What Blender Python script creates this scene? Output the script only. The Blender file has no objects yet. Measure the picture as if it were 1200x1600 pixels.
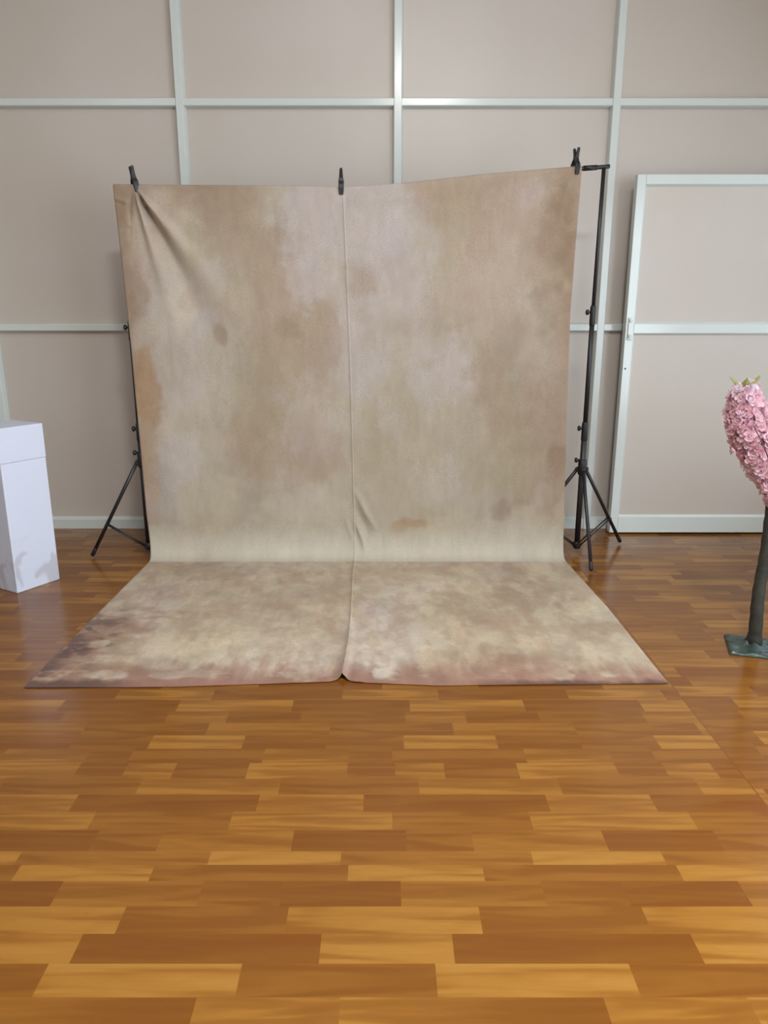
import bpy, bmesh, math, random
import numpy as np
from mathutils import Vector, Matrix

random.seed(7)
SC = bpy.context.scene
COL = SC.collection
PI = math.pi

# ------------------------------------------------------------------ helpers
def s2l(c):
    return tuple(((v/12.92) if v <= .04045 else ((v+.055)/1.055)**2.4) for v in c)

def rgb(r, g, b):
    return s2l((r/255, g/255, b/255)) + (1,)

def mat(name, color, rough=.5, metal=0, spec=.5, bump=None, var=None, coat=0):
    m = bpy.data.materials.new(name); m.use_nodes = True
    nt = m.node_tree; b = nt.nodes['Principled BSDF']
    b.inputs['Base Color'].default_value = color
    b.inputs['Roughness'].default_value = rough
    b.inputs['Metallic'].default_value = metal
    b.inputs['Specular IOR Level'].default_value = spec
    b.inputs['Coat Weight'].default_value = coat
    tc = nt.nodes.new('ShaderNodeTexCoord')
    if bump:
        n = nt.nodes.new('ShaderNodeTexNoise'); n.inputs['Scale'].default_value = bump[0]; n.inputs['Detail'].default_value = 4
        bp = nt.nodes.new('ShaderNodeBump'); bp.inputs['Strength'].default_value = bump[1]; bp.inputs['Distance'].default_value = bump[2]
        nt.links.new(tc.outputs['Object'], n.inputs['Vector'])
        nt.links.new(n.outputs['Fac'], bp.inputs['Height']); nt.links.new(bp.outputs['Normal'], b.inputs['Normal'])
    if var:
        n = nt.nodes.new('ShaderNodeTexNoise'); n.inputs['Scale'].default_value = var[0]; n.inputs['Detail'].default_value = 5
        r = nt.nodes.new('ShaderNodeValToRGB')
        r.color_ramp.elements[0].position = .35; r.color_ramp.elements[0].color = color
        r.color_ramp.elements[1].position = .68; r.color_ramp.elements[1].color = var[1]
        nt.links.new(tc.outputs['Object'], n.inputs['Vector'])
        nt.links.new(n.outputs['Fac'], r.inputs['Fac']); nt.links.new(r.outputs['Color'], b.inputs['Base Color'])
    return m

def link(name, bm, m, parent=None, smooth=False, loc=None):
    me = bpy.data.meshes.new(name); bmesh.ops.recalc_face_normals(bm, faces=bm.faces[:])
    bm.to_mesh(me); bm.free()
    me.materials.append(m)
    if smooth:
        for p in me.polygons: p.use_smooth = True
    o = bpy.data.objects.new(name, me); COL.objects.link(o)
    if loc is not None: o.location = loc
    if parent is not None: o.parent = parent
    return o

def thing(name, label, cat, loc=(0, 0, 0), group=None):
    o = bpy.data.objects.new(name, None); COL.objects.link(o); o.location = loc
    o.empty_display_size = .1
    o['label'] = label; o['category'] = cat
    if group: o['group'] = group
    return o

def struct(name, bm, m, smooth=False):
    o = link(name, bm, m, None, smooth); o['kind'] = 'structure'; return o

def box(bm, x0, x1, y0, y1, z0, z1):
    v = [bm.verts.new(p) for p in ((x0,y0,z0),(x1,y0,z0),(x1,y1,z0),(x0,y1,z0),(x0,y0,z1),(x1,y0,z1),(x1,y1,z1),(x0,y1,z1))]
    for f in ((0,3,2,1),(4,5,6,7),(0,1,5,4),(1,2,6,5),(2,3,7,6),(3,0,4,7)):
        bm.faces.new([v[i] for i in f])

def bevel(bm, w, seg=2):
    bmesh.ops.bevel(bm, geom=bm.edges[:], offset=w, segments=seg, affect='EDGES', profile=.5)

def tube(bm, pts, rad, seg=14, caps=True):
    """round tube through pts; rad is a number or one radius per point"""
    pts = [Vector(p) for p in pts]
    if not hasattr(rad, '__len__'): rad = [rad]*len(pts)
    t0 = (pts[1]-pts[0]).normalized()
    up = Vector((0, 0, 1)) if abs(t0.z) < .9 else Vector((1, 0, 0))
    n = t0.cross(up).normalized(); rings = []
    for i, p in enumerate(pts):
        if i == 0: t = t0
        elif i == len(pts)-1: t = (pts[i]-pts[i-1]).normalized()
        else: t = ((pts[i]-pts[i-1]).normalized()+(pts[i+1]-pts[i]).normalized()).normalized()
        n = (n - t*n.dot(t)).normalized(); b = t.cross(n)
        rings.append([bm.verts.new(p+(n*math.cos(a)+b*math.sin(a))*rad[i]) for a in [2*PI*k/seg for k in range(seg)]])
    for r0, r1 in zip(rings, rings[1:]):
        for k in range(seg):
            bm.faces.new((r0[k], r0[(k+1) % seg], r1[(k+1) % seg], r1[k]))
    if caps:
        bm.faces.new(rings[0][::-1]); bm.faces.new(rings[-1])

def smoothstep(a, b, x):
    t = np.clip((x-a)/(b-a), 0, 1); return t*t*(3-2*t)

# value noise on numpy arrays
_rng = np.random.RandomState(11)
_tab = _rng.rand(256, 256)
def vnoise(x, y):
    xi = np.floor(x).astype(int); yi = np.floor(y).astype(int)
    fx = x-xi; fy = y-yi; fx = fx*fx*(3-2*fx); fy = fy*fy*(3-2*fy)
    a = _tab[xi % 256, yi % 256]; b = _tab[(xi+1) % 256, yi % 256]
    c = _tab[xi % 256, (yi+1) % 256]; d = _tab[(xi+1) % 256, (yi+1) % 256]
    return a*(1-fx)*(1-fy)+b*fx*(1-fy)+c*(1-fx)*fy+d*fx*fy
def fbm(x, y, o=4):
    s = 0; a = .5; t = 0
    for k in range(o):
        s = s+a*vnoise(x*2**k+17.3*k, y*2**k+5.1*k); t += a; a *= .55
    return s/t

# ------------------------------------------------------------------ materials
# painted partition panels
def wall_material():
    m = bpy.data.materials.new('beige_panel'); m.use_nodes = True
    nt = m.node_tree; b = nt.nodes['Principled BSDF']; L = nt.links.new
    tc = nt.nodes.new('ShaderNodeTexCoord')
    n = nt.nodes.new('ShaderNodeTexNoise'); n.inputs['Scale'].default_value = 1.1; n.inputs['Detail'].default_value = 3
    r = nt.nodes.new('ShaderNodeValToRGB')
    r.color_ramp.elements[0].position = .3; r.color_ramp.elements[0].color = rgb(192, 184, 173)
    r.color_ramp.elements[1].position = .7; r.color_ramp.elements[1].color = rgb(198, 191, 183)
    L(tc.outputs['Object'], n.inputs['Vector']); L(n.outputs['Fac'], r.inputs['Fac']); L(r.outputs['Color'], b.inputs['Base Color'])
    b.inputs['Roughness'].default_value = .36; b.inputs['Specular IOR Level'].default_value = .45
    n2 = nt.nodes.new('ShaderNodeTexNoise'); n2.inputs['Scale'].default_value = 160; n2.inputs['Detail'].default_value = 2
    bp = nt.nodes.new('ShaderNodeBump'); bp.inputs['Strength'].default_value = .25; bp.inputs['Distance'].default_value = .001
    L(tc.outputs['Object'], n2.inputs['Vector']); L(n2.outputs['Fac'], bp.inputs['Height']); L(bp.outputs['Normal'], b.inputs['Normal'])
    return m
M_WALL = wall_material()
M_TRIM = mat('pale_mint_aluminium', rgb(206, 214, 210), .2, 0, .6, bump=(14, .06, .002))
M_CEIL = mat('white_ceiling', rgb(224, 222, 216), .8)
M_BLACK = mat('black_painted_metal', rgb(34, 30, 34), .38, .0, .5, bump=(90, .1, .0005))
M_BLKPL = mat('black_plastic', rgb(26, 24, 28), .45, 0, .5, bump=(120, .1, .0005))
M_STEEL = mat('worn_steel', rgb(150, 148, 150), .3, .9)

# ------------------------------------------------------------------ the setting
YW = 4.53                       # face of the partition wall
XL, XR, YB, ZC = -4.7, 2.53, -3.6, 3.95

bm = bmesh.new(); box(bm, XL, XR, YW, YW+.08, 0, ZC); struct('wall_back', bm, M_WALL)
bm = bmesh.new(); box(bm, XL-.1, XL, YB, YW, 0, ZC); struct('wall_left', bm, M_WALL)

def wall_with_openings(name, axis, c0, c1, lo, hi, wins, z0, z1):
    bm = bmesh.new()
    def b(u0, u1, w0, w1):
        if u1-u0 < 1e-4 or w1-w0 < 1e-4: return
        if axis == 'x': box(bm, c0, c1, u0, u1, w0, w1)
        else: box(bm, u0, u1, c0, c1, w0, w1)
    b(lo, hi, 0, z0); b(lo, hi, z1, ZC)
    u = lo
    for a, e in wins:
        b(u, a, z0, z1); u = e
    b(u, hi, z0, z1)
    return struct(name, bm, M_WALL)
WR = [(-1.3, 1.8), (2.2, 4.3)]
wall_with_openings('wall_right', 'x', XR, XR+.12, YB, YW, WR, .35, 2.45)
WF = [(-3.9, -1.5), (-.8, 2.2)]
wall_with_openings('wall_front', 'y', YB-.12, YB, XL, XR, WF, .9, 2.7)
bm = bmesh.new(); box(bm, XL-.1, XR+.12, YB-.12, YW+.08, ZC, ZC+.1); struct('ceiling', bm, M_CEIL)

def window(n, axis, c, a, e, z0, z1):
    bm = bmesh.new(); t = .05
    def b(u0, u1, w0, w1):
        if axis == 'x': box(bm, c+.03, c+.09, u0, u1, w0, w1)
        else: box(bm, u0, u1, c-.09, c-.03, w0, w1)
    b(a, e, z0, z0+t); b(a, e, z1-t, z1)
    k = max(2, round((e-a)/1.1))
    for i in range(k+1):
        u = a+(e-a-t)*i/k; b(u, u+t, z0+t, z1-t)
    struct('window_%d' % n, bm, M_TRIM)
window(1, 'x', XR, WR[0][0], WR[0][1], .35, 2.45)
window(2, 'x', XR, WR[1][0], WR[1][1], .35, 2.45)
window(3, 'y', YB, WF[0][0], WF[0][1], .9, 2.7)
window(4, 'y', YB, WF[1][0], WF[1][1], .9, 2.7)

# aluminium grid on the partition: profile with sloping beads on both sides
def profile_bar(bm, a, b, half, bead, depth, vertical=True, at=0):
    pr = [(-half-bead, 0), (-half-bead, .006), (-half, depth-.003), (-half+.003, depth), (half-.003, depth), (half, depth-.003), (half+bead, .006), (half+bead, 0)]
    r = []
    for s in (a, b):
        ring = []
        for u, d in pr:
            p = (at+u, YW-d, s) if vertical else (s, YW-d, at+u)
            ring.append(bm.verts.new(p))
        r.append(ring)
    for k in range(len(pr)-1):
        bm.faces.new((r[0][k], r[0][k+1], r[1][k+1], r[1][k]))
    bm.faces.new((r[0][-1], r[0][0], r[1][0], r[1][-1]))
    bm.faces.new(r[0]); bm.faces.new(r[1])

MX = [-3.525, -2.322, -1.124, .076, 1.279]
RZ = [1.234, 2.437, 3.64]
n = 1
for x in MX:
    bm = bmesh.new(); profile_bar(bm, .0, ZC, .0215, .0075, .038, True, x); struct('trim_%d' % n, bm, M_TRIM); n += 1
for z in RZ:
    bm = bmesh.new(); xs = [XL]+MX+[XR]
    for i in range(len(xs)-1):
        a = xs[i]+(.0215 if i else 0); b = xs[i+1]-(.0215 if i < len(xs)-2 else 0)
        profile_bar(bm, a, b, .0195, .006, .034, False, z)
    struct('trim_%d' % n, bm, M_TRIM); n += 1
bm = bmesh.new(); xs = [XL]+MX+[XR]
for i in range(len(xs)-1):
    a = xs[i]+(.0215 if i else 0); b = xs[i+1]-(.0215 if i < len(xs)-2 else 0)
    box(bm, a, b, YW-.03, YW, 0, .058)
    v = [bm.verts.new(p) for p in ((a,YW-.03,.058),(b,YW-.03,.058),(b,YW,.072),(a,YW,.072),(a,YW,.058),(b,YW,.058))]
    bm.faces.new(v[:4]); bm.faces.new((v[0],v[3],v[4])); bm.faces.new((v[1],v[5],v[2]))
struct('baseboard_back', bm, M_TRIM)

# sliding door leaf standing in front of the partition
door = bpy.data.objects.new('door_1', None); COL.objects.link(door); door.location = (1.385, 4.39, 0); door['kind'] = 'structure'
DY = 4.366
def dobj(name, bm, m, smooth=False):
    for v in bm.verts: v.co -= Vector((1.385, 4.39, 0))
    return link(name, bm, m, door, smooth)
def bar_box(bm, x0, x1, z0, z1, bx=.010, front=DY, back=DY+.05):
    """frame member with its front face slightly narrower than its foot"""
    o = [(x0, z0), (x1, z0), (x1, z1), (x0, z1)]
    i = [(x0+.002, z0+.002), (x1-.002, z0+.002), (x1-.002, z1-.002), (x0+.002, z1-.002)]
    A = [bm.verts.new((x, back, z)) for x, z in o]; B = [bm.verts.new((x, front+.003, z)) for x, z in o]; C = [bm.verts.new((x, front, z)) for x, z in i]
    for P, Q in ((A, B), (B, C)):
        for k in range(4): bm.faces.new((P[k], P[(k+1) % 4], Q[(k+1) % 4], Q[k]))
    bm.faces.new(C); bm.faces.new(A[::-1])
DX0, DX1, DZ0, DZ1 = 1.385, 2.46, .012, 2.047
bm = bmesh.new()
bar_box(bm, DX0, DX0+.048, DZ0, DZ1); bar_box(bm, DX1-.048, DX1, DZ0, DZ1)
bar_box(bm, DX0+.048, DX1-.048, DZ1-.052, DZ1); bar_box(bm, DX0+.048, DX1-.048, DZ0, .112)
dobj('door_frame', bm, M_TRIM)
bm = bmesh.new(); bar_box(bm, DX0+.048, DX1-.048, 1.202, 1.256); dobj('door_rail', bm, M_TRIM)
bm = bmesh.new()
for z0, z1 in ((.112, 1.202), (1.256, DZ1-.052)):      # beads round the two panels
    a, b = DX0+.048, DX1-.048; w = .011
    o = [(a, z0), (b, z0), (b, z1), (a, z1)]; i = [(a+w, z0+w), (b-w, z0+w), (b-w, z1-w), (a+w, z1-w)]
    A = [bm.verts.new((x, DY+.004, z)) for x, z in o]; B = [bm.verts.new((x, DY+.0185, z)) for x, z in i]
    for k in range(4): bm.faces.new((A[k], A[(k+1) % 4], B[(k+1) % 4], B[k]))
dobj('glazing_bead', bm, M_TRIM)
bm = bmesh.new(); box(bm, DX0+.04, DX1-.04, DY+.018, DY+.03, .1, 1.21); box(bm, DX0+.04, DX1-.04, DY+.018, DY+.03, 1.25, DZ1-.045); dobj('door_panel', bm, M_WALL)
bm = bmesh.new(); box(bm, DX0+.012, DX0+.042, DY-.009, DY+.002, 1.165, 1.29); bevel(bm, .003)
lp = dobj('latch_plate', bm, M_TRIM)
bm = bmesh.new(); tube(bm, [(DX0+.026, DY-.008, 1.272), (DX0+.026, DY-.018, 1.272)], .009); tube(bm, [(DX0+.026, DY-.008, 1.186), (DX0+.026, DY-.02, 1.186)], .011)
dobj('latch_knob', bm, mat('latch_grey', rgb(176, 182, 178), .35, .3))
bm = bmesh.new(); tube(bm, [(DX0+.016, DY+.001, 1.003), (DX0+.016, DY-.0015, 1.003)], .005); dobj('keyhole', bm, M_BLKPL)

# ------------------------------------------------------------------ vinyl floor printed as parquet blocks
def floor_material():
    m = bpy.data.materials.new('parquet_vinyl'); m.use_nodes = True
    nt = m.node_tree; b = nt.nodes['Principled BSDF']; N = nt.nodes.new; L = nt.links.new
    at = N('ShaderNodeAttribute'); at.attribute_name = 'tone'
    uv = N('ShaderNodeUVMap'); uv.uv_map = 'grain'
    def noise(sx, sy, sc, det, dist=0, ofs=0):
        mp = N('ShaderNodeMapping'); mp.inputs['Scale'].default_value = (sx, sy, 1); mp.inputs['Location'].default_value = (ofs, ofs, 0)
        n = N('ShaderNodeTexNoise'); n.inputs['Scale'].default_value = sc; n.inputs['Detail'].default_value = det; n.inputs['Distortion'].default_value = dist
        L(uv.outputs['UV'], mp.inputs['Vector']); L(mp.outputs['Vector'], n.inputs['Vector']); return n.outputs['Fac']
    def math_(op, a, c, clamp=False):
        k = N('ShaderNodeMath'); k.operation = op; k.use_clamp = clamp
        for i, v in enumerate((a, c)):
            if isinstance(v, (int, float)): k.inputs[i].default_value = v
            else: L(v, k.inputs[i])
        return k.outputs[0]
    big = noise(2.2, 24, 1, 1.5, .9)          # broad lens-shaped streaks
    fine = noise(5, 130, 1, 4, .3, 4)       # fine fibres
    mid = noise(7, 42, 1, 3, 1.0, 9)
    t = at.outputs['Fac']
    t = math_('ADD', math_('MULTIPLY', t, .86), .05)
    sh = N('ShaderNodeMapRange'); sh.interpolation_type = 'SMOOTHSTEP'
    for k_, v_ in (('From Min', .32), ('From Max', .60), ('To Min', -.20), ('To Max', .13)): sh.inputs[k_].default_value = v_
    L(big, sh.inputs['Value'])
    t = math_('ADD', t, sh.outputs['Result'])
    t = math_('ADD', t, math_('MULTIPLY', math_('SUBTRACT', fine, .5), .14))
    t = math_('ADD', t, math_('MULTIPLY', math_('SUBTRACT', mid, .5), .26))
    r = N('ShaderNodeValToRGB'); e = r.color_ramp.elements
    e[0].position = 0; e[0].color = rgb(112, 66, 22)
    e[1].position = 1; e[1].color = rgb(157, 112, 51)
    x = e.new(.3); x.color = rgb(118, 73, 25)
    x = e.new(.62); x.color = rgb(132, 86, 32)
    x = e.new(.82); x.color = rgb(147, 101, 40)
    L(t, r.inputs['Fac'])
    L(r.outputs['Color'], b.inputs['Base Color'])
    b.inputs['Roughness'].default_value = .2; b.inputs['Specular IOR Level'].default_value = .36
    tc = N('ShaderNodeTexCoord'); n2 = N('ShaderNodeTexNoise'); n2.inputs['Scale'].default_value = 9; n2.inputs['Detail'].default_value = 3
    bp = N('ShaderNodeBump'); bp.inputs['Strength'].default_value = .10; bp.inputs['Distance'].default_value = .003
    L(tc.outputs['Object'], n2.inputs['Vector']); L(n2.outputs['Fac'], bp.inputs['Height']); L(bp.outputs['Normal'], b.inputs['Normal'])
    return m
M_FLOOR = floor_material()

PER = .793
# rows nearest first: (front edge, back edge, [(start x, tone at start, tone at end)])
ROWS = [
 (1.081, 1.157, [(-.365, .72, .66), (-.085, .85, .22)]),
 (1.157, 1.235, [(-.688, .85, .92), (-.291, .38, .30)]),
 (1.235, 1.311, [(-.647, .20, .16), (-.134, .80, .84)]),
 (1.311, 1.388, [(-.580, .36, .48), (-.214, .70, .80)]),
 (1.388, 1.466, [(-.754, .60, .52), (-.424, .42, .36), (-.236, .12, .12)]),
 (1.466, 1.519, [(-.879, .86, .84), (-.555, .40, .50)]),
 (1.519, 1.567, [(-.899, .46, .60), (-.429, .88, .80)]),
 (1.567, 1.645, [(-.568, .55, .60), (-.232, .06, .16), (.057, .35, .40)]),
 (1.645, 1.719, [(-.771, .50, .36), (-.405, .72, .76)]),
 (1.719, 1.793, [(-.849, .14, .16), (-.345, .66, .68)]),
 (1.793, 1.867, [(-.694, .76, .66), (-.295, .28, .44)]),
 (1.867, 1.944, [(-.901, .34, .40), (-.76, .60, .70), (-.616, .18, .40), (-.400, .78, .82)]),
 (1.944, 2.020, [(-.365, .66, .58), (-.107, .30, .26), (.025, .46, .36)]),
 (2.020, 2.096, [(-.731, .78, .78), (-.440, .20, .28), (-.180, .34, .40)]),
 (2.096, 2.170, [(-.570, .62, .56), (-.175, .50, .34)]),
 (2.170, 2.245, [(-.521, .20, .24), (-.277, .34, .40), (.072, .56, .60)]),
 (2.245, 2.321, [(-.705, .74, .78), (-.313, .22, .20)]),
 (2.321, 2.394, [(-.940, .72, .78), (-.602, .26, .30)]),
 (2.394, 2.468, [(-.799, .62, .66), (-.452, .20, .26)]),
]
def build_floor():
    V, Fc, tone, uvs = [], [], [], []
    def plank(x0, x1, y0, y1, ta, tb, ux, rid, z=0):
        if x1-x0 < 1e-4: return
        k = len(V); V.extend([(x0, y0, 0), (x1, y0, 0), (x1, y1, 0), (x0, y1, 0)]); Fc.append((k, k+1, k+2, k+3))
        tone.extend([ta, tb, tb, ta])
        h = (x1-x0)
        uvs.extend([(ux, rid*1.7), (ux+h, rid*1.7), (ux+h, rid*1.7+y1-y0), (ux, rid*1.7+y1-y0)])
    def row(y0, y1, segs, lo, hi, dx, idx):
        n = len(segs)
        for rep in range(-8, 8):
            for k, (x, ta, tb) in enumerate(segs):
                nx = segs[k+1][0] if k+1 < n else segs[0][0]+PER
                a = x+dx+rep*PER; b = nx+dx+rep*PER
                a2, b2 = max(a, lo), min(b, hi)
                if b2 <= a2: continue
                f0 = (a2-a)/(b-a); f1 = (b2-a)/(b-a)
                rid = idx*7+k+1
                plank(a2, b2, y0, y1, ta+(tb-ta)*f0, ta+(tb-ta)*f1, (a2-a)+rid*3.1, rid)
    SX = 1.041
    for part in (0, 1):
        lo, hi, dx, dy = (XL, SX-.002, 0, 0) if part == 0 else (SX+.002, XR, .33, .026)
        y = 2.468+dy-4*0; i = 0
        for idx, (a, b, segs) in enumerate(ROWS):
            row(a+dy, b+dy, segs, lo, hi, dx, idx)
        # towards the wall: the print starts over, slid along each time it repeats
        y = ROWS[-1][1]+dy; idx = 7
        while y < YW+.05:
            a, b, segs = ROWS[idx % 19]; h = b-a
            row(y, min(y+h, YW+.05), segs, lo, hi, dx+.21, idx % 19); y += h; idx += 1
        y = ROWS[0][0]+dy; idx = 11
        while y > YB:
            a, b, segs = ROWS[idx % 19]; h = b-a
            row(y-h, y, segs, lo, hi, dx+.4, idx % 19); y -= h; idx -= 1
    plank(SX-.002, SX+.002, YB, YW, -.5, -.5, 0, 400)
    me = bpy.data.meshes.new('floor'); me.from_pydata(V, [], Fc)
    a = me.attributes.new('tone', 'FLOAT', 'CORNER'); a.data.foreach_set('value', tone)
    u = me.uv_layers.new(name='grain'); u.data.foreach_set('uv', [c for p in uvs for c in p])
    me.materials.append(M_FLOOR)
    o = bpy.data.objects.new('floor', me); COL.objects.link(o); o['kind'] = 'structure'
build_floor()

# ------------------------------------------------------------------ lighting fixtures and daylight
def area(name, loc, rot, sx, sy, power, color):
    l = bpy.data.lights.new(name, 'AREA'); l.shape = 'RECTANGLE'; l.size = sx; l.size_y = sy; l.energy = power; l.color = color
    o = bpy.data.objects.new(name, l); COL.objects.link(o); o.location = loc; o.rotation_euler = rot; return o
# ------------------------------------------------------------------ painted canvas backdrop
# (x, distance along the cloth, half width, half height, colour, strength)
BLOBS=[(-1.299,1.89,0.095,0.177,'br',0.6),(-1.299,1.529,0.072,0.278,'br',0.55),(-1.268,0.917,0.075,0.201,'or',0.8),(-1.269,0.61,0.062,0.279,'or',0.5),(-1.343,1.213,0.047,0.387,'br',0.35),(-0.948,1.92,0.221,0.029,'br',0.4),(-0.855,1.89,0.19,0.118,'br',0.35),(-1.122,1.712,0.192,0.181,'lt',0.3),(-1.085,1.341,0.115,0.19,'lt',0.35),(-1.213,1.59,0.081,0.184,'pk',0.35),(-0.938,1.59,0.259,0.184,'be',0.4),(-0.384,1.742,0.176,0.27,'lv',0.75),(-0.408,1.467,0.131,0.125,'lv',0.6),(-0.913,1.467,0.114,0.093,'lv',0.4),(-0.886,1.083,0.134,0.197,'lv',0.35),(-0.69,1.341,0.197,0.095,'pk',0.35),(-0.837,1.19,0.02,0.039,'br',0.5),(-1.001,1.373,0.046,0.063,'pb',0.4),(-0.585,1.083,0.2,0.164,'be',0.4),(-0.48,1.245,0.053,0.045,'br',0.25),(-0.544,1.742,0.032,0.09,'br',0.25),(-0.683,0.748,0.17,0.308,'be',0.35),(-0.73,0.469,0.087,0.248,'br',0.22),(-0.375,0.782,0.205,0.205,'lv',0.35),(-1.03,0.679,0.172,0.276,'lt',0.2),(-1.19,0.362,0.052,0.252,'gr',0.35),(-0.95,0.29,0.176,0.218,'lt',0.3),(-0.458,0.254,0.211,0.182,'lt',0.35),(-0.526,0.326,0.21,0.144,'lv',0.25),(-0.635,0.254,0.089,0.182,'be',0.2),(0.032,1.682,0.09,0.121,'lv',0.6),(0.016,1.529,0.072,0.124,'lv',0.5),(-0.082,1.467,0.092,0.069,'pb',0.45),(0.13,1.498,0.13,0.093,'pb',0.2),(0.317,1.89,0.19,0.059,'pb',0.35),(0.522,1.905,0.095,0.059,'pb',0.45),(0.729,1.89,0.079,0.059,'lv',0.4),(0.639,1.772,0.159,0.15,'pk',0.35),(0.516,1.621,0.226,0.153,'pk',0.3),(0.589,1.404,0.23,0.189,'pk',0.35),(0.459,1.373,0.263,0.158,'pk',0.25),(0.32,1.742,0.192,0.15,'be',0.3),(0.887,1.89,0.07,0.177,'br',0.55),(0.866,1.712,0.083,0.181,'br',0.55),(0.958,1.529,0.052,0.278,'br',0.6),(0.949,1.148,0.083,0.228,'pb',0.5),(0.855,1.341,0.066,0.127,'br',0.4),(0.836,1.083,0.134,0.131,'pk',0.4),(0.336,1.017,0.127,0.198,'lv',0.7),(0.271,0.884,0.085,0.135,'lv',0.4),(0.066,1.213,0.199,0.129,'be',0.35),(0.102,0.816,0.204,0.271,'be',0.4),(0.198,1.277,0.264,0.08,'br',0.15),(0.745,0.884,0.102,0.168,'pb',0.3),(0.887,0.782,0.119,0.205,'pb',0.4),(0.933,0.575,0.062,0.105,'br',0.55),(0.873,0.398,0.14,0.179,'pb',0.3),(0.693,0.54,0.173,0.211,'be',0.35),(0.635,1.083,0.134,0.229,'gr',0.2),(0.332,0.398,0.122,0.143,'lv',0.3),(0.212,0.181,0.107,0.026,'or',0.65),(0.114,0.147,0.056,0.03,'or',0.6),(0.635,0.254,0.056,0.044,'br',0.35),(0.703,0.29,0.106,0.029,'br',0.3),(0.814,0.181,0.142,0.11,'lt',0.3),(0.355,0.144,0.142,0.092,'lt',0.3),(0.991,0.181,0.043,0.221,'lt',0.4),(0.996,1.435,0.027,0.563,'pb',0.4),(-1.015,-0.154,0.203,0.186,'br',0.5),(-1.095,-0.351,0.129,0.234,'br',0.45),(-0.594,-0.255,0.297,0.197,'pb',0.3),(-0.36,-0.612,0.21,0.203,'br',0.3),(-0.718,-0.768,0.173,0.149,'pb',0.3),(-1.112,-0.876,0.167,0.098,'br',0.6),(-1.159,-0.977,0.162,0.131,'br',0.45),(-1.059,-0.91,0.069,0.055,'rd',0.5),(-1.231,-1.133,0.077,0.131,'rd',0.7),(-1.271,-1.22,0.055,0.101,'dk',0.8),(-1.261,-1.327,0.063,0.073,'rd',0.5),(-1.129,-1.327,0.12,0.062,'pb',0.6),(-0.924,-1.041,0.132,0.113,'lt',0.5),(-0.673,-1.103,0.207,0.145,'lt',0.55),(-0.385,-1.133,0.231,0.166,'wh',0.55),(-0.538,-1.275,0.22,0.076,'wh',0.4),(-0.916,-1.317,0.121,0.052,'rd',0.45),(-0.67,-1.338,0.096,0.041,'rd',0.5),(-0.987,-1.247,0.148,0.077,'pb',0.45),(-1.251,-1.428,0.092,0.024,'dk',0.8),(-0.927,-1.428,0.278,0.019,'rd',0.7),(-0.583,-1.408,0.21,0.025,'rd',0.5),(-0.284,-1.369,0.118,0.03,'pb',0.5),(-0.575,-0.154,0.304,0.145,'lv',0.3),(-0.264,-0.255,0.073,0.493,'gr',0.3),(0.0,-0.154,0.203,0.155,'pb',0.35),(0.338,-0.154,0.203,0.145,'pb',0.4),(0.609,-0.154,0.203,0.145,'pb',0.3),(0.846,-0.154,0.135,0.124,'pb',0.35),(0.675,-0.529,0.169,0.187,'br',0.55),(0.827,-0.397,0.127,0.146,'br',0.4),(0.377,-0.442,0.189,0.196,'lt',0.3),(0.153,-0.529,0.185,0.213,'lt',0.25),(0.909,-0.692,0.074,0.14,'lt',0.4),(0.953,-0.944,0.122,0.054,'br',0.5),(0.0,-0.841,0.14,0.285,'lv',0.4),(-0.079,-1.041,0.058,0.164,'wh',0.5),(0.158,-1.041,0.132,0.113,'wh',0.35),(0.025,-1.247,0.089,0.11,'wh',0.5),(0.445,-0.876,0.167,0.126,'pb',0.5),(0.523,-1.073,0.157,0.111,'lt',0.35),(0.647,-1.103,0.104,0.085,'lt',0.4),(0.808,-0.977,0.135,0.092,'pb',0.3),(0.391,-1.275,0.147,0.065,'rd',0.5),(0.538,-1.275,0.098,0.076,'rd',0.55),(0.238,-1.353,0.143,0.041,'rd',0.5),(0.734,-1.275,0.146,0.076,'pb',0.5),(0.88,-1.275,0.123,0.065,'pb',0.55),(0.897,-1.133,0.116,0.083,'lt',0.35),(0.978,-1.275,0.074,0.054,'lt',0.35),(0.047,-1.394,0.141,0.03,'rd',0.55),(0.698,-1.418,0.348,0.016,'dk',0.85),(0.418,-1.423,0.139,0.015,'dk',0.7),(0.937,-1.399,0.117,0.016,'dk',0.9)]
PAL = dict(br=(154,124,94), lt=(222,208,178), pk=(202,174,158), be=(184,166,136), lv=(210,196,194), or_=(184,142,98), pb=(182,150,126),
           gr=(170,158,138), wh=(232,222,206), rd=(158,108,90), dk=(92,60,56))
BARZ = [(-1.335, 1.918), (-.6, 1.911), (-.2, 1.906), (.08, 1.922), (.5, 1.965), (1.09, 2.010)]
def bar_z(x): return np.interp(x, [p[0] for p in BARZ], [p[1] for p in BARZ])
YBAR = 3.965
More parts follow.
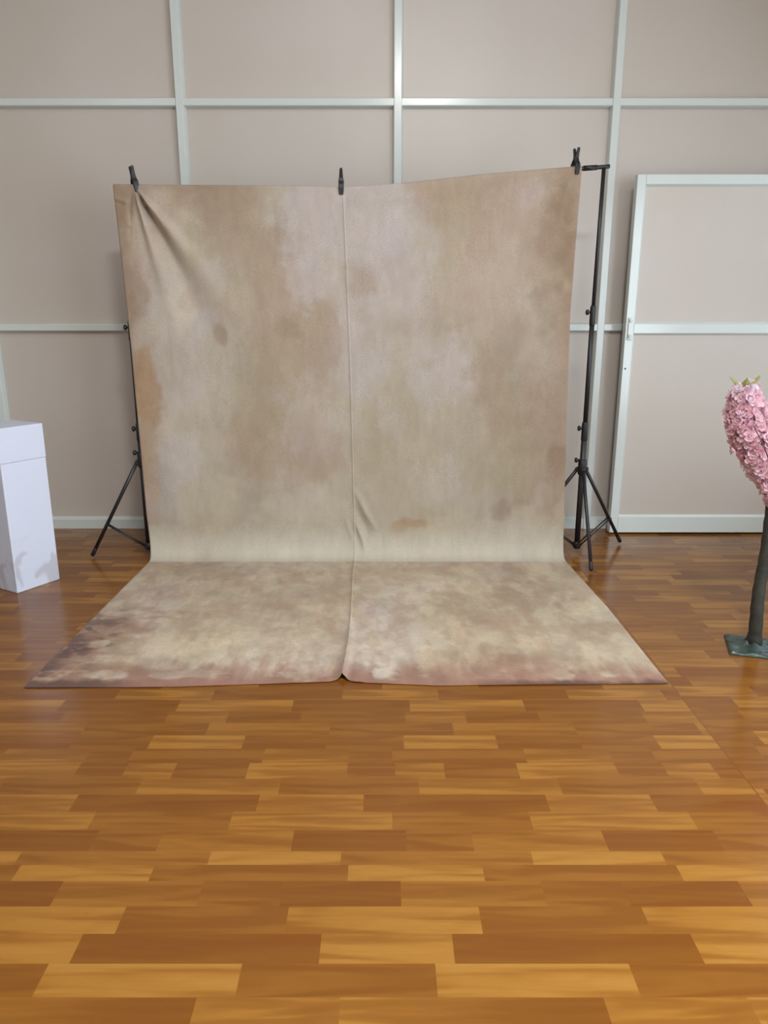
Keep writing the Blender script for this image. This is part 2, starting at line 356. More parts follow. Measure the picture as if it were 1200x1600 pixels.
def build_backdrop():
    R, BD = .24, .11                            # height and depth of the sweep onto the floor
    yh = 3.935                                  # plane the cloth hangs in near the floor
    # columns: denser near the standing crease
    xs = np.concatenate([np.linspace(0, .46, 150, endpoint=False), np.linspace(.46, .53, 70, endpoint=False), np.linspace(.53, 1, 150)])
    L_floor = yh-BD-2.43
    # t rows: 0..1 back flap, over bar, hanging, sweep, floor
    rows = []
    for k in range(10): rows.append(('flap', k/10))
    for k in range(10): rows.append(('bar', k/10))
    for k in range(300): rows.append(('hang', k/300))
    for k in range(44): rows.append(('bend', k/44))
    for k in range(231): rows.append(('floor', k/230))
    nr, nc = len(rows), len(xs)
    P = np.zeros((nr, nc, 3)); S = np.zeros((nr, nc)); Nn = np.zeros((nr, nc, 3)); X = np.zeros((nr, nc))
    for i, (kind, f) in enumerate(rows):
        # edges of the cloth at this place
        if kind in ('flap', 'bar'): xl, xr, h = -1.343, .975, 1.9
        elif kind == 'hang':
            h = 1.92*(1-f)+R*f; xl = np.interp(h, [.24, 1.15, 1.92], [-1.308, -1.317, -1.343]); xr = np.interp(h, [.1, 1.27, 1.92], [.995, .960, .975])
        elif kind == 'bend': xl = -1.308+.028*f; xr = .995-.003*f
        else:
            d = f*L_floor; xl = -1.280-.012*f; xr = np.interp(d, [0, .65, 1.4], [.992, 1.025, 1.031])
        x = xl+(xr-xl)*xs; zt = bar_z(x)+.0125
        if kind == 'flap':
            z = zt-.0125-.09*(1-f); y = np.full(nc, YBAR+.0125); n = (0, 1, 0); s = z
        elif kind == 'bar':
            a = PI*f; z = zt-.0125+.0125*math.sin(a); y = np.full(nc, YBAR+.0125*math.cos(a)); n = (0, math.cos(a), math.sin(a)); s = z
        elif kind == 'hang':
            z = (zt-.0125)*(1-f)+R*f; y0 = YBAR-.0125; y = np.full(nc, y0*(1-f)+yh*f); n = (0, -1, 0); s = z
        elif kind == 'bend':
            a = PI/2*f; z = np.full(nc, R*(1-f)**2.3+.002); y = np.full(nc, yh-BD*f**2.3); dy_, dz_ = -BD*2.3*max(f, .01)**1.3, -R*2.3*max(1-f, .01)**1.3; q_ = math.hypot(dy_, dz_); n = (0, dz_/q_, -dy_/q_); s = z*(1-f)
        else:
            front = np.interp(x, [-1.292, -.75, -.20, -.152, -.11, .2, 1.03], [2.404, 2.411, 2.450, 2.470, 2.446, 2.420, 2.437])
            y = (yh-BD)*(1-f)+front*f; z = np.full(nc, .002); n = (0, 0, 1); s = -(3.86-y)
        P[i, :, 0] = x; P[i, :, 1] = y; P[i, :, 2] = z; S[i] = s; Nn[i] = n; X[i] = x
    hang = np.array([k in ('hang',) for k, f in rows])[:, None]*1.0
    bend = np.array([(1.0 if k == 'bend' else 0) for k, f in rows])[:, None]
    flo = np.array([(1.0 if k == 'floor' else 0) for k, f in rows])[:, None]
    hfade = np.array([(smoothstep(0, .05, np.array(f)) if k == 'hang' else (1.0 if k in ('bend', 'floor') else 0)) for k, f in rows])[:, None]
    hang = hang*smoothstep(R, R+.35, S)
    # crease line
    xc = np.interp(S, [-1.45, -1.379, -1.103, -.841, -.255, .007, .256, .612, .952, 1.213, 1.589, 1.924],
                   [-.152, -.151, -.142, -.143, -.158, -.159, -.162, -.168, -.172, -.179, -.190, -.202])
    D = np.zeros((nr, nc)); dx = X-xc
    D += hfade*np.where(dx < 0, .0045*np.exp(dx/.02), -.0015*np.exp(-dx/.012))+hfade*.0032*np.exp(-((dx+.003)/.0035)**2)
    # cloth leaning back to the crease on its right
    D += hfade*hang*(-.006)*np.exp(-np.clip(dx, 0, 9)/.09)*(dx > 0)
    # ---- folds fanning from the left clamp
    hx, hz = -1.243, 1.93
    ex, ez = X-hx, hz-S
    r = np.sqrt(ex**2+ez**2)+1e-6; ang = np.arctan2(ex, ez)          # 0 straight down, + to the right
    fan = (hang*hfade)
    fade = np.exp(-r/.42)*smoothstep(.0, .10, r)
    D += fan*fade*(.034*np.exp(-((ang-.24)/.075)**2)-.060*np.exp(-((ang-.455)/.085)**2)+.042*np.exp(-((ang-.66)/.10)**2))
    D += fan*np.exp(-r/.25)*smoothstep(.0, .06, r)*(-.02*np.exp(-((ang+.25)/.12)**2))
    # turned corner left of the clamp
    D += fan*.008*np.exp(-((S-1.865+.35*(X+1.34))/.010)**2)*smoothstep(-1.25, -1.30, X)
    # ---- right clamp, weaker
    ex, ez = .938-X, 2.0-S
    r2 = np.sqrt(ex**2+ez**2)+1e-6; a2 = np.arctan2(ex, ez)
    f2 = np.exp(-r2/.45)*smoothstep(.0, .10, r2)*fan
    D += f2*(.020*np.exp(-((a2-1.15)/.12)**2)-.018*np.exp(-((a2-1.36)/.10)**2)+.010*np.exp(-((a2-.3)/.2)**2))
    # gentle slackness of the hanging sheet
    D += hang*hfade*.010*(fbm(X*1.6+3, S*.8)-.5)*2
    # sag under the bar between the clamps
    D += fan*.007*np.exp(-((S-bar_z(X)+.055)/.03)**2)*np.exp(-((X-.12)/.3)**2)
    # folds that gather at the foot of the crease, on its right
    def ridge(x0, s0, x1, s1, w, amp):
        vx, vs = x1-x0, s1-s0; L2 = vx*vx+vs*vs
        t = np.clip(((X-x0)*vx+(S-s0)*vs)/L2, 0, 1)
        d = np.sqrt((X-x0-t*vx)**2+(S-s0-t*vs)**2)
        return amp*np.exp(-(d/w)**2)*np.sin(PI*np.clip(t*.9+.08, 0, 1))**.6
    hb = 1-flo
    D += hb*(ridge(-.150, .36, -.045, .13, .017, .013)+ridge(-.150, .16, -.105, .02, .014, .015)-ridge(-.15, .27, -.08, .08, .018, .009))
    D += hb*(ridge(-.21, .20, -.17, .05, .014, .005))
    # wrinkles on the floor right of the crease
    fr = flo*np.exp(-np.clip(dx, 0, 9)/.10)*(dx > 0)
    D += fr*.0030*np.sin((S*46)+(dx*-30)+4*fbm(X*6, S*3))*(.3+fbm(X*8+5, S*5))
    D += flo*.0012*(fbm(X*5, S*4)-.3)
    # the crease opens into a small tent at the front edge
    up = smoothstep(-.7, -1.42, S)*flo
    D += up*(.020*np.exp(-((dx-.002)/.015)**2)+.005*np.exp(-((dx-.05)/.03)**2))
    D += flo*.0015*np.exp(-((dx+.004)/.006)**2)*(1-up)
    # very low waves along the front edge
    D += smoothstep(-1.25, -1.43, S)*flo*.003*(fbm(X*4+9, S*0+3))
    D = np.where((flo > 0) & (D < 0), 0, D)
    D = np.where((X < -1.28) & (hang+bend > 0), np.maximum(D, -.001), D)
    P += Nn*D[..., None]
    P[..., 2] = np.maximum(P[..., 2], .0018)

    # ---- the painting: soft mottled print, paler in the middle, browner at the sides, wine-brown at the front hem
    w1 = (fbm(X*5+1, S*5)-.5)*.10; w2 = (fbm(X*5+40, S*5+9)-.5)*.12
    U, Vv = X+w1, S+w2
    def C(k): return np.array(s2l([c/255 for c in PAL['or_' if k == 'or' else k]]))
    base = np.zeros((nr, nc, 3)); base[:] = np.array(s2l((196/255, 180/255, 158/255)))
    def mix(col, a):
        a = np.clip(a, 0, 1)[..., None]; base[:] = base*(1-a)+col*a
    mix(C('lv'), .6*smoothstep(.5, .62, fbm(X*1.8+8, S*1.3+2, 5)))
    mix(C('pb'), .5*smoothstep(.52, .66, fbm(X*2.2+30, S*1.6+12, 5)))
    mix(C('be'), .4*smoothstep(.5, .64, fbm(X*3+60, S*1.8+32, 5)))
    edge = np.minimum(U+1.33, 1.0-U)
    mix(C('pb'), .55*smoothstep(.16, .0, edge)*(S > 0.15)*(fbm(X*6, S*3)+.35))
    for (cx, cs, rx, rs, k, al) in BLOBS:
        q = np.sqrt(((U-cx)/(rx+.012))**2+((Vv-cs)/(rs+.012))**2)
        if cs < 0: q = np.where(S > .03, 99, q)
        rough = .55+.9*(fbm(X*14+cx*9, S*14+cs*7, 4)-.5)
        m_ = smoothstep(1.25, .45, q+(rough-.55)*1.5)*(.75+.5*fbm(X*22+cs, S*22, 3))
        mix(C(k), al*.85*m_)
    fl2 = (S < .03)*1.0
    mix(C('wh'), .5*smoothstep(.20, .0, S+.06*(fbm(X*5, S*2+8)-.5))*(1-flo))  # pale band on the sweep: part print, part overhead light painted in
    mix(C('br'), .30*smoothstep(.46, .66, fbm(X*12+70, S*6+2, 6))*flo)
    mix(C('lt'), .32*smoothstep(.46, .66, fbm(X*16+20, S*7+52, 6))*flo)
    mix(C('pb'), .35*smoothstep(.50, .62, fbm(X*22+25, S*9+2, 5))*flo)
    # front hem and left floor margin
    d = S+1.44; rg = fbm(X*26, S*5+3, 5)-.5; rg2 = fbm(X*9+4, S*20, 5)-.5; bl_ = fbm(X*12+31, S*14, 5)
    mix(C('rd'), .85*smoothstep(.24, .03, d+.26*rg)*flo*smoothstep(.34, .56, bl_+.25*smoothstep(.09, 0, d)))
    le = X+1.285
    mix(C('br'), .75*smoothstep(.44, .05, le+.5*rg2)*smoothstep(-.35, -.8, S)*flo*smoothstep(.36, .58, bl_))
    mix(C('rd'), .70*smoothstep(.24, .02, le+.40*rg2)*smoothstep(-.55, -1.0, S)*flo*smoothstep(.38, .56, fbm(X*11, S*13+9, 5)))
    mix(C('dk'), .9*smoothstep(.18, .02, le+.34*rg2)*smoothstep(-.60, -1.0, S)*flo*smoothstep(.40, .54, bl_))
    mix(C('dk'), .85*smoothstep(.052, .012, d+.06*rg)*flo*np.clip(smoothstep(.25, .6, X)+smoothstep(-.8, -1.1, X), 0, 1))
    # brushy speckle, streaked downwards on the hanging half
    sp = fbm(X*45, S*np.where(S > 0, 14, 45), 4)-.5
    base *= (1+.15*sp)[..., None]
    sp = fbm(X*11+5, S*np.where(S > 0, 8, 13)+1, 4)-.5
    base *= (1+.24*sp*np.where(S > 0, .5, 1.5))[..., None]
    lum = base.mean(-1, keepdims=True); base = lum+(base-lum)*.9
    base = np.clip(base*np.array([.735, .755, .745])*(1+flo[..., None]*np.array([.05, 0., -.07])), 0, 1)

    me = bpy.data.meshes.new('backdrop_cloth')
    nv = nr*nc
    idx = np.arange(nv).reshape(nr, nc)
    F = np.stack([idx[:-1, :-1], idx[1:, :-1], idx[1:, 1:], idx[:-1, 1:]], -1).reshape(-1, 4)
    me.vertices.add(nv); me.vertices.foreach_set('co', P.reshape(-1).astype(np.float32))
    me.loops.add(F.size); me.loops.foreach_set('vertex_index', F.reshape(-1).astype(np.int32))
    me.polygons.add(len(F)); me.polygons.foreach_set('loop_start', (np.arange(len(F))*4).astype(np.int32))
    me.polygons.foreach_set('loop_total', np.full(len(F), 4, np.int32))
    me.polygons.foreach_set('use_smooth', np.ones(len(F), bool))
    me.update(calc_edges=True); me.validate()
    a = me.color_attributes.new('print', 'FLOAT_COLOR', 'POINT')
    a.data.foreach_set('color', np.concatenate([base, np.ones((nr, nc, 1))], -1).reshape(-1).astype(np.float32))
    # canvas
    m = bpy.data.materials.new('painted_canvas'); m.use_nodes = True; nt = m.node_tree; b = nt.nodes['Principled BSDF']; N = nt.nodes.new; L = nt.links.new
    at = N('ShaderNodeVertexColor'); at.layer_name = 'print'
    tc = N('ShaderNodeTexCoord'); n = N('ShaderNodeTexNoise'); n.inputs['Scale'].default_value = 230; n.inputs['Detail'].default_value = 3
    L(tc.outputs['Object'], n.inputs['Vector'])
    mr = N('ShaderNodeMapRange'); mr.inputs['From Min'].default_value = .3; mr.inputs['From Max'].default_value = .7; mr.inputs['To Min'].default_value = .88; mr.inputs['To Max'].default_value = 1.12
    L(n.outputs['Fac'], mr.inputs['Value'])
    mx = N('ShaderNodeVectorMath'); mx.operation = 'SCALE'; L(at.outputs['Color'], mx.inputs[0]); L(mr.outputs['Result'], mx.inputs['Scale'])
    L(mx.outputs['Vector'], b.inputs['Base Color'])
    bp = N('ShaderNodeBump'); bp.inputs['Strength'].default_value = .35; bp.inputs['Distance'].default_value = .001
    L(n.outputs['Fac'], bp.inputs['Height']); L(bp.outputs['Normal'], b.inputs['Normal'])
    b.inputs['Roughness'].default_value = .72; b.inputs['Specular IOR Level'].default_value = .25; b.inputs['Sheen Weight'].default_value = .15
    me.materials.append(m)
    o = bpy.data.objects.new('backdrop_cloth', me); COL.objects.link(o)
    so = o.modifiers.new('thickness', 'SOLIDIFY'); so.thickness = .0012; so.offset = 0
    o['label'] = 'mottled beige and brown canvas backdrop hung from crossbar and swept across the floor'
    o['category'] = 'backdrop'
build_backdrop()

# ------------------------------------------------------------------ backdrop stand
st = thing('backdrop_stand', 'black metal backdrop stand of two tripods and a crossbar carrying the beige canvas', 'backdrop stand', (-.12, YBAR, 0))
O = Vector((-.12, YBAR, 0))
def sobj(name, bm, m, parent=st, smooth=True):
    for v in bm.verts: v.co -= O
    o = link(name, bm, m, parent, False)
    if smooth:
        for p in o.data.polygons: p.use_smooth = len(p.vertices) == 4
    return o
pts = [(x, YBAR, z) for x, z in BARZ]; pts[0] = (-1.335, YBAR, 1.918); pts.append((1.115, YBAR, 2.012))
bm = bmesh.new(); tube(bm, pts, .0098, 16); cb = sobj('crossbar', bm, M_BLACK)
bm = bmesh.new(); tube(bm, [(.985, YBAR, 2.003), (1.052, YBAR, 2.007)], .0125, 16); sobj('crossbar_joint', bm, M_BLACK, cb)

def tripod(x, y, top, zs, foots, knob_dir):
    """zs: heights of tube joints; foots: (dx, dy) of the three feet"""
    z_knee, z_j1, z_j2 = zs
    bm = bmesh.new()
    tube(bm, [(x, y, .045), (x, y, z_j1)], .0155); tube(bm, [(x, y, z_j1-.005), (x, y, z_j2)], .0128); tube(bm, [(x, y, z_j2-.005), (x, YBAR, top)], .0098)
    up = sobj('upright', bm, M_BLACK)
    for z, r in ((z_j1, .0175), (z_j2, .015)):
        bm = bmesh.new(); tube(bm, [(x, y, z-.06), (x, y, z-.05), (x, y, z+.035), (x, y, z+.045)], [r*.85, r, r, r*.8]); sobj('collar', bm, M_BLKPL, up)
        bm = bmesh.new(); kx = knob_dir
        tube(bm, [(x+kx*r*.7, y, z+.01), (x+kx*(r+.008), y, z+.01)], .006)
        tube(bm, [(x+kx*(r+.006), y, z+.01), (x+kx*(r+.009), y, z+.01), (x+kx*(r+.018), y, z+.01), (x+kx*(r+.021), y, z+.01)], [.010, .0145, .0145, .010], 10)
        sobj('knob', bm, M_BLKPL, up)
    bm = bmesh.new(); tube(bm, [(x, y, z_knee-.035), (x, y, z_knee-.028), (x, y, z_knee+.04), (x, y, z_knee+.05)], [.02, .023, .023, .017], 18); sobj('leg_collar', bm, M_BLKPL)
    bm = bmesh.new(); kx = knob_dir
    tube(bm, [(x+kx*.018, y, z_knee+.045), (x+kx*.028, y, z_knee+.045), (x+kx*.03, y, z_knee+.045), (x+kx*.042, y, z_knee+.045)], [.006, .006, .014, .013], 10); sobj('knob', bm, M_BLKPL)
    bm = bmesh.new(); tube(bm, [(x, y, .03), (x, y, .036), (x, y, .066), (x, y, .072)], [.014, .021, .021, .016], 18); sobj('foot_hub', bm, M_BLKPL)
    for dx, dy in foots:
        u = Vector((dx, dy, 0)).normalized(); R_ = Vector((dx, dy, 0)).length
        a = Vector((x, y, z_knee-.005))+u*.026; f = Vector((x+dx, y+dy, .012)); d = (f-a)
        bm = bmesh.new(); tube(bm, [a, a+d*.35, a+d*.97], [.0098, .0098, .0098], 12)
        leg = sobj('leg', bm, M_BLACK)
        bm = bmesh.new(); side = Vector((-u.y, u.x, 0)); tube(bm, [a-side*.013, a+side*.013], .011, 10); tube(bm, [a-side*.0165, a+side*.0165], .0045, 8); sobj('hinge', bm, M_BLKPL, leg)
        bm = bmesh.new(); e = d.normalized(); tube(bm, [f-e*.05, f-e*.045, f-e*.004, f], [.009, .011, .011, .007], 12); sobj('rubber_foot', bm, M_BLKPL, leg)
        k = a+d*.66; h = Vector((x, y, .052))+u*.02
        bm = bmesh.new()
        for s_ in (-1, 1): tube(bm, [k+side*.011*s_, h+side*.011*s_], .0042, 8)
        tube(bm, [k-side*.016, k+side*.016], .0055, 8); tube(bm, [h-side*.014, h+side*.014], .0055, 8)
        sobj('brace', bm, M_STEEL if False else M_BLACK, leg)
R0 = .335
tripod(1.087, 3.985, 2.010, (.49, .70, 1.306), [(-.005, -.33), (.305, .185), (-.29, .17)], -1)
tripod(-1.318, 3.965, 1.918, (.535, .70, 1.23), [(-.30, -.06), (.10, -.0+.31), (.20, -.0+.2-.1)], -1)

# ------------------------------------------------------------------ spring clamps
def clamp_mesh():
    """one half of an A clamp in its own plane (local y depth, z up); jaw at z=0 going down, handle going up"""
    parts = []
    for s in (-1, 1):
        bm = bmesh.new()
        # jaw, body and handle as one bent lever
        k_ = .85
        prof = [(s*.0165, -.044, .010), (s*.0175, -.032, .0118), (s*.0195, -.012, .013), (s*.0185, .004, .0135), (s*.0085, .020, .0125), (s*.0055, .034, .0105), (s*.0105, .054, .0085), (s*.0160, .070, .0075), (s*.0165, .078, .0055)]
        rings = []
        for (yy, zz, w) in prof:
            rings.append([bm.verts.new((a*w, yy+b*.0042, zz)) for a, b in ((-1, -.6), (-.8, -1), (.8, -1), (1, -.6), (1, .6), (.8, 1), (-.8, 1), (-1, .6))])
        for r0, r1 in zip(rings, rings[1:]):
            for k in range(8): bm.faces.new((r0[k], r0[(k+1) % 8], r1[(k+1) % 8], r1[k]))
        bm.faces.new(rings[0][::-1]); bm.faces.new(rings[-1]); parts.append(bm)
    return parts
def clamp(x, zb, rz, ry, label, tilt=0):
    t = thing('spring_clamp', label, 'clamp', (x, YBAR, zb+.018), 'spring clamps along the top of the backdrop')
    t.rotation_euler = (tilt, ry, rz)
    for bm in clamp_mesh(): link('lever', bm, M_BLKPL, t, False)
    bm = bmesh.new(); tube(bm, [(-.0135, 0, .023), (.0135, 0, .023)], .0045, 14); link('pivot_pin', bm, M_BLACK, t, True)
    bm = bmesh.new(); pts = [( -.006+.012*k/40, .0065*math.cos(k*PI/4), .023+.0065*math.sin(k*PI/4)) for k in range(41)]
    tube(bm, pts, .0013, 6); link('spring', bm, M_STEEL, t, True)
clamp(-1.239, 1.918, .6, math.radians(-9), 'black spring clamp over the top left corner of the backdrop, beside its tall slanting folds')
clamp(-.213, 1.906, .06, 0, 'black spring clamp at the middle of the crossbar, right above the vertical crease')
clamp(.946, 1.999, .42, math.radians(1), 'black spring clamp near the bare end of the crossbar, highest of the clamps')

# ------------------------------------------------------------------ white plinth
A_ = math.radians(60.0)
pl = thing('display_plinth', 'tall white box plinth standing on the floor at the left edge', 'plinth', (-1.767, 3.348, 0))
pl.rotation_euler = (0, 0, A_)
m = bpy.data.materials.new('white_board'); m.use_nodes = True; nt = m.node_tree; b = nt.nodes['Principled BSDF']; N = nt.nodes.new; L = nt.links.new
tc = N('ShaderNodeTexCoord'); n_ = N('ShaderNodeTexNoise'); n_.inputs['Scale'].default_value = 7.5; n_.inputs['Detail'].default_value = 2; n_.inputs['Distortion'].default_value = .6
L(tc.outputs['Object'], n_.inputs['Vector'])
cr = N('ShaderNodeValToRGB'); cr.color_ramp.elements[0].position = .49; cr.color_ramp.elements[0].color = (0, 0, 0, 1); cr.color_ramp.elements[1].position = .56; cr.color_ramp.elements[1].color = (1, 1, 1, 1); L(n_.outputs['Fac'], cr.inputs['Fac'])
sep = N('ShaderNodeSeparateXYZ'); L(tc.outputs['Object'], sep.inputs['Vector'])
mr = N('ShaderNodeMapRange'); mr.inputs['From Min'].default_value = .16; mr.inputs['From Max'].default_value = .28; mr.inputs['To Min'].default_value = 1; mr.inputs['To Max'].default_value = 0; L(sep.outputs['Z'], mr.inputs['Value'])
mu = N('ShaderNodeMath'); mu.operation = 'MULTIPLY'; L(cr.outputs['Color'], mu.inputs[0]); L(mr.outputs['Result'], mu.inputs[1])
mc = N('ShaderNodeMix'); mc.data_type = 'RGBA'; L(mu.outputs[0], mc.inputs['Factor']); mc.inputs['A'].default_value = rgb(206, 213, 230); mc.inputs['B'].default_value = rgb(186, 188, 200)  # grey blotches low on the box: a soft cast shadow painted in
L(mc.outputs['Result'], b.inputs['Base Color']); b.inputs['Roughness'].default_value = .45
M_WHITE = m
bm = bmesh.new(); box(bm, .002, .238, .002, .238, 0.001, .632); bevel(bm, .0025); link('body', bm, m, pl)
bm = bmesh.new(); box(bm, 0, .24, 0, .24, .6325, .797); bevel(bm, .003); link('lid', bm, M_WHITE, pl)

# ------------------------------------------------------------------ artificial cherry tree
tr = thing('artificial_cherry_tree', 'small artificial cherry tree with pink blossom and dark trunk on a green square base', 'artificial tree', (1.482, 2.742, 0))
M_BASE = mat('green_painted_base', rgb(50, 68, 60), .33, 0, .6, bump=(22, .9, .01), var=(13, rgb(34, 46, 42)))
M_BARK = mat('dark_bark', rgb(46, 44, 40), .7, 0, .3, bump=(38, .9, .006), var=(20, rgb(62, 62, 54)))
bm = bmesh.new()
# base plate: a dented square sheet that swells up round the foot of the trunk
G = 28; grid = []
for i in range(G+1):
    rowv = []
    for j in range(G+1):
        u, v = (i/G-.5)*.19, (j/G-.5)*.19; r = math.hypot(u, v)
        h = .014+.034*math.exp(-(r/.036)**2)*(1+.3*math.cos(5*math.atan2(v, u)+1))+.004*math.sin(u*70+2*math.sin(v*50))*math.sin(v*63+1)
        e = min(i, G-i, j, G-j)
        if e == 0: h = .004
        elif e == 1: h = min(h, .013)
        rowv.append(bm.verts.new((u, v, h)))
    grid.append(rowv)
for i in range(G):
    for j in range(G): bm.faces.new((grid[i][j], grid[i+1][j], grid[i+1][j+1], grid[i][j+1]))
per = [grid[i][0] for i in range(G+1)]+[grid[G][j] for j in range(1, G+1)]+[grid[i][G] for i in range(G-1, -1, -1)]+[grid[0][j] for j in range(G-1, 0, -1)]
low = [bm.verts.new((v.co.x, v.co.y, 0)) for v in per]
for k in range(len(per)): bm.faces.new((per[k], per[(k+1) % len(per)], low[(k+1) % len(per)], low[k]))
bm.faces.new(low)
bmesh.ops.rotate(bm, verts=bm.verts[:], cent=(0, 0, 0), matrix=Matrix.Rotation(math.radians(-18), 3, 'Z'))
link('base', bm, M_BASE, tr, True)

def wob(p, s, seed):
    return Vector((p[0]+s*math.sin(p[2]*17+seed), p[1]+s*math.cos(p[2]*13+seed*2), p[2]))
bm = bmesh.new()
pts = [wob((0, 0, z), .003, 1) for z in np.linspace(.022, 1.0, 40)]
rad = [(.034 if i == 0 else .028 if i == 1 else .0265-.014*(i/39)+.0012*math.sin(i*2.3)) for i in range(40)]
tube(bm, pts, rad, 18); link('trunk', bm, M_BARK, tr, True)

M_PETAL = mat('pink_petals', rgb(236, 198, 208), .6, 0, .3, var=(28, rgb(244, 218, 226)))
M_PETALW = mat('white_petals', rgb(240, 226, 234), .6, 0, .3)
M_LEAF = mat('young_leaf', rgb(176, 180, 112), .5, 0, .3)
for mm in (M_PETAL, M_PETALW, M_LEAF):
    nt = mm.node_tree; pb = nt.nodes['Principled BSDF']; tl = nt.nodes.new('ShaderNodeBsdfTranslucent'); ms = nt.nodes.new('ShaderNodeMixShader'); ms.inputs[0].default_value = .38
    bc = pb.inputs['Base Color']
    if bc.is_linked: nt.links.new(bc.links[0].from_socket, tl.inputs['Color'])
    else: tl.inputs['Color'].default_value = bc.default_value
    nt.links.new(pb.outputs[0], ms.inputs[1]); nt.links.new(tl.outputs[0], ms.inputs[2]); nt.links.new(ms.outputs[0], nt.nodes['Material Output'].inputs['Surface'])
def flower(bm, c, nrm, size, rnd):
    nrm = nrm.normalized(); a = nrm.orthogonal().normalized(); b = nrm.cross(a)
    for layer, (cnt, cup, sc) in enumerate(((5, .35, 1.0), (5, .8, .72), (3, 1.3, .45))):
        o = rnd.random()*6
        for k in range(cnt):
            th = o+2*PI*k/cnt+rnd.uniform(-.15, .15); d = a*math.cos(th)+b*math.sin(th); s = nrm.cross(d)
            R_ = size*sc*rnd.uniform(.85, 1.1); w = R_*.52; cu = cup+rnd.uniform(-.15, .25)
            def p(r, t, ex=0): return c+d*(r*math.cos(cu*r/R_))+nrm*(r*math.sin(cu*r/R_)+ex)+s*t
            v = [bm.verts.new(p(.05*R_, 0)), bm.verts.new(p(.5*R_, -w*.8, .12*R_)), bm.verts.new(p(.55*R_, 0)), bm.verts.new(p(.5*R_, w*.8, .12*R_)),
                 bm.verts.new(p(.9*R_, -w*.75, .1*R_)), bm.verts.new(p(.93*R_, 0)), bm.verts.new(p(.9*R_, w*.75, .1*R_)), bm.verts.new(p(1.06*R_, -w*.3)), bm.verts.new(p(1.06*R_, w*.3))]
            for f in ((0, 1, 2), (0, 2, 3), (1, 4, 5, 2), (2, 5, 6, 3), (4, 7, 5), (5, 8, 6), (5, 7, 8)): bm.faces.new([v[i] for i in f])
def branch(path, rads, seed, white_tip=True, twig=None):
    """path in the tree's own space; a woody spine, a mass of blossom round it, leaves at the tip"""
    rnd = random.Random(seed)
    P_ = [Vector(p) for p in path]
    bm = bmesh.new(); tube(bm, P_, [.008-.005*i/(len(P_)-1) for i in range(len(P_))], 8); br = link('branch', bm, M_BARK, tr, True)
    bm = bmesh.new(); bw = bmesh.new(); nfl = 0
    seglen = [(P_[i+1]-P_[i]).length for i in range(len(P_)-1)]; tot = sum(seglen)
    steps = int(tot/.0125)
    for q in range(steps):
        d_ = (q+.5)/steps*tot; i = 0
        while d_ > seglen[i] and i < len(seglen)-1: d_ -= seglen[i]; i += 1
        f = d_/seglen[i]; c = P_[i].lerp(P_[i+1], f); R_ = rads[i]*(1-f)+rads[i+1]*f
        t = (P_[i+1]-P_[i]).normalized(); a = t.orthogonal().normalized(); b = t.cross(a)
        cnt = max(7, int(2*PI*R_/.024))
        for k in range(cnt):
            th = rnd.uniform(0, 2*PI); rr = R_*math.sqrt(rnd.uniform(.35, 1)); u = a*math.cos(th)+b*math.sin(th)
            pos = c+u*(rr-.012)+t*rnd.uniform(-.012, .012)
            if twig is not None:
                # leave the bare twig that shows in front uncovered
                A, B = twig; ab = B-A; tt = max(0, min(1, (pos-A).dot(ab)/ab.length_squared)); 
                if (pos-A-ab*tt).length < .021: continue
            tip = (q/steps > .93)
            flower(bw if (rnd.random() < (.7 if tip else .05)) else bm, pos, u+t*rnd.uniform(-.3, .5)+Vector((rnd.uniform(-.4, .4), rnd.uniform(-.4, .4), rnd.uniform(-.3, .3))), rnd.uniform(.017, .024), rnd)
    if twig is not None:
        A, B = twig; tb = bmesh.new(); tube(tb, [A, A.lerp(B, .5)+Vector((.003, 0, .003)), B], [.0016, .0024, .003], 8)
        tube(tb, [B.lerp(A, .9), A+Vector((-.006, -.004, .010))], [.0013, .0009], 6); tube(tb, [B.lerp(A, .9), A+Vector((.008, -.003, .012))], [.0013, .0009], 6)
        link('twig', tb, mat('twig_brown', rgb(96, 58, 56), .6), br, True)
    link('blossom', bm, M_PETAL, br, False)
    link('pale_blossom', bw, M_PETALW, br, False)
    lf = bmesh.new(); T = P_[-1]
    for k in range(9):
        th = rnd.uniform(0, 2*PI); u = Vector((math.cos(th), math.sin(th), 0)); s = u.cross(Vector((0, 0, 1))); b0 = T+u*.010-Vector((0, 0, .012))
        Ln = rnd.uniform(.045, .062); w = .014
        pts = [b0, b0+u*Ln*.4+Vector((0, 0, Ln*.35))+s*w, b0+u*Ln*.45+Vector((0, 0, Ln*.30)), b0+u*Ln*.4+Vector((0, 0, Ln*.35))-s*w, b0+u*Ln*.85+Vector((0, 0, Ln*.75))]
        v = [lf.verts.new(p) for p in pts]
        for f in ((0, 1, 2), (0, 2, 3), (1, 4, 2), (2, 4, 3)): lf.faces.new([v[i] for i in f])
    link('leaf_tuft', lf, M_LEAF, br, False)
TW = (Vector((1.302-1.482, 2.595-2.742, .915)), Vector((1.372-1.482, 2.595-2.742, .795)))
branch([(.008, -.015, .60), (-.025, -.03, .67), (-.070, -.045, .76), (-.130, -.05, .85), (-.168, -.05, .955), (-.183, -.05, 1.052)], [.028, .048, .072, .086, .076, .050], 3, twig=TW)
branch([(.0, -.02, .72), (.02, -.04, .80), (.025, -.05, .90), (.02, -.05, .985)], [.04, .06, .06, .03], 5)
branch([(.01, 0, .70), (.10, .03, .80), (.17, .04, .92), (.20, .04, 1.05)], [.03, .07, .08, .04], 8)
branch([(0, .0, .9), (.08, .06, 1.02), (.10, .08, 1.15), (.10, .09, 1.25)], [.03, .07, .08, .04], 9)
branch([(.02, .0, .62), (.11, -.04, .66), (.20, -.06, .74), (.25, -.07, .84)], [.03, .06, .07, .04], 12)
DAY = (.80, .91, 1.0)
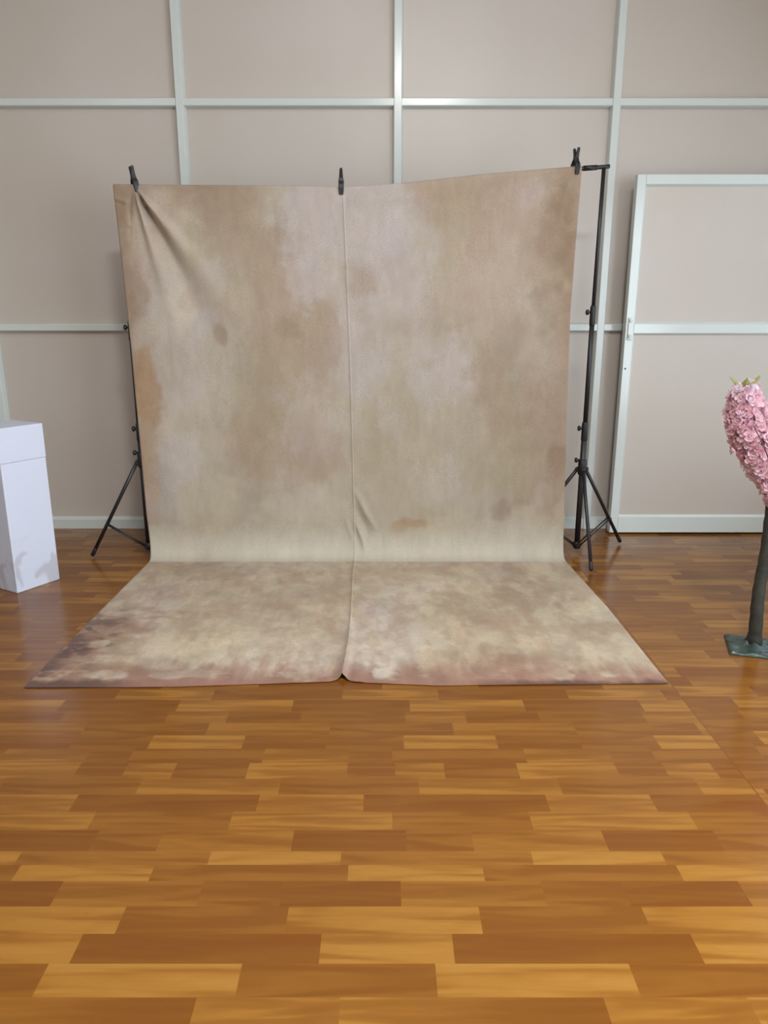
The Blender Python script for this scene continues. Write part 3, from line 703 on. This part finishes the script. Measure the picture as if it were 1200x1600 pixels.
area('daylight_right', (XR+.16, (WR[1][0]+WR[1][1])/2, 1.4), (0, PI/2, 0), 2.1, 2.1, 13, DAY)
area('daylight_right_rear', (XR+.16, (WR[0][0]+WR[0][1])/2, 1.4), (0, PI/2, 0), 2.1, 3.0, 175, DAY)
area('daylight_front_left', ((WF[0][0]+WF[0][1])/2, YB-.16, 1.8), (PI/2, 0, 0), 2.4, 1.8, 4, DAY)
area('daylight_front_right', ((WF[1][0]+WF[1][1])/2, YB-.16, 1.8), (PI/2, 0, 0), 3.0, 1.8, 26, DAY)
M_LAMP = bpy.data.materials.new('lamp_diffuser'); M_LAMP.use_nodes = True
b_ = M_LAMP.node_tree.nodes['Principled BSDF']; b_.inputs['Emission Color'].default_value = (.90, .90, 1, 1); b_.inputs['Emission Strength'].default_value = 16
M_LFRAME = mat('lamp_frame', rgb(225, 225, 225), .4)
for i, (x, y, w) in enumerate([(-.45, 1.9, 'middle'), (1.8, .6, 'right'), (.5, -.1, 'rear'), (-3.1, -1.3, 'rear left')]):
    t = thing('ceiling_light', 'square white ceiling light panel, %s one' % w, 'ceiling light', (x, y, ZC), 'ceiling light panels')
    bm = bmesh.new()
    for a in (-1, 1):
        box(bm, a*.3-.015, a*.3+.015, -.315, .315, -.05, 0); box(bm, -.285, .285, a*.3-.015, a*.3+.015, -.05, 0)
    link('frame', bm, M_LFRAME, t)
    bm = bmesh.new(); box(bm, -.285, .285, -.285, .285, -.04, -.03); link('diffuser', bm, M_LAMP, t)
    if w == 'rear': area('ceiling_glow', (x, y, ZC-.06), (0, 0, 0), .56, .56, 140, (1, .97, .94))

w = bpy.data.worlds.new('World'); SC.world = w; w.use_nodes = True
w.node_tree.nodes['Background'].inputs['Color'].default_value = (.8, .9, 1, 1)
w.node_tree.nodes['Background'].inputs['Strength'].default_value = 1.0

# ------------------------------------------------------------------ camera
cam = bpy.data.cameras.new('Camera'); co = bpy.data.objects.new('Camera', cam); COL.objects.link(co)
co.location = (0, 0, 1.28); co.rotation_euler = (math.radians(90-14.6), 0, 0)
cam.sensor_fit = 'HORIZONTAL'; cam.sensor_width = 36; cam.lens = 36*1155/1200; cam.clip_start = .05
SC.camera = co
SC.view_settings.view_transform = 'Standard'; SC.view_settings.look = 'None'
SC.view_settings.gamma = 1; SC.view_settings.use_curve_mapping = False
SC.view_settings.exposure = -0.17
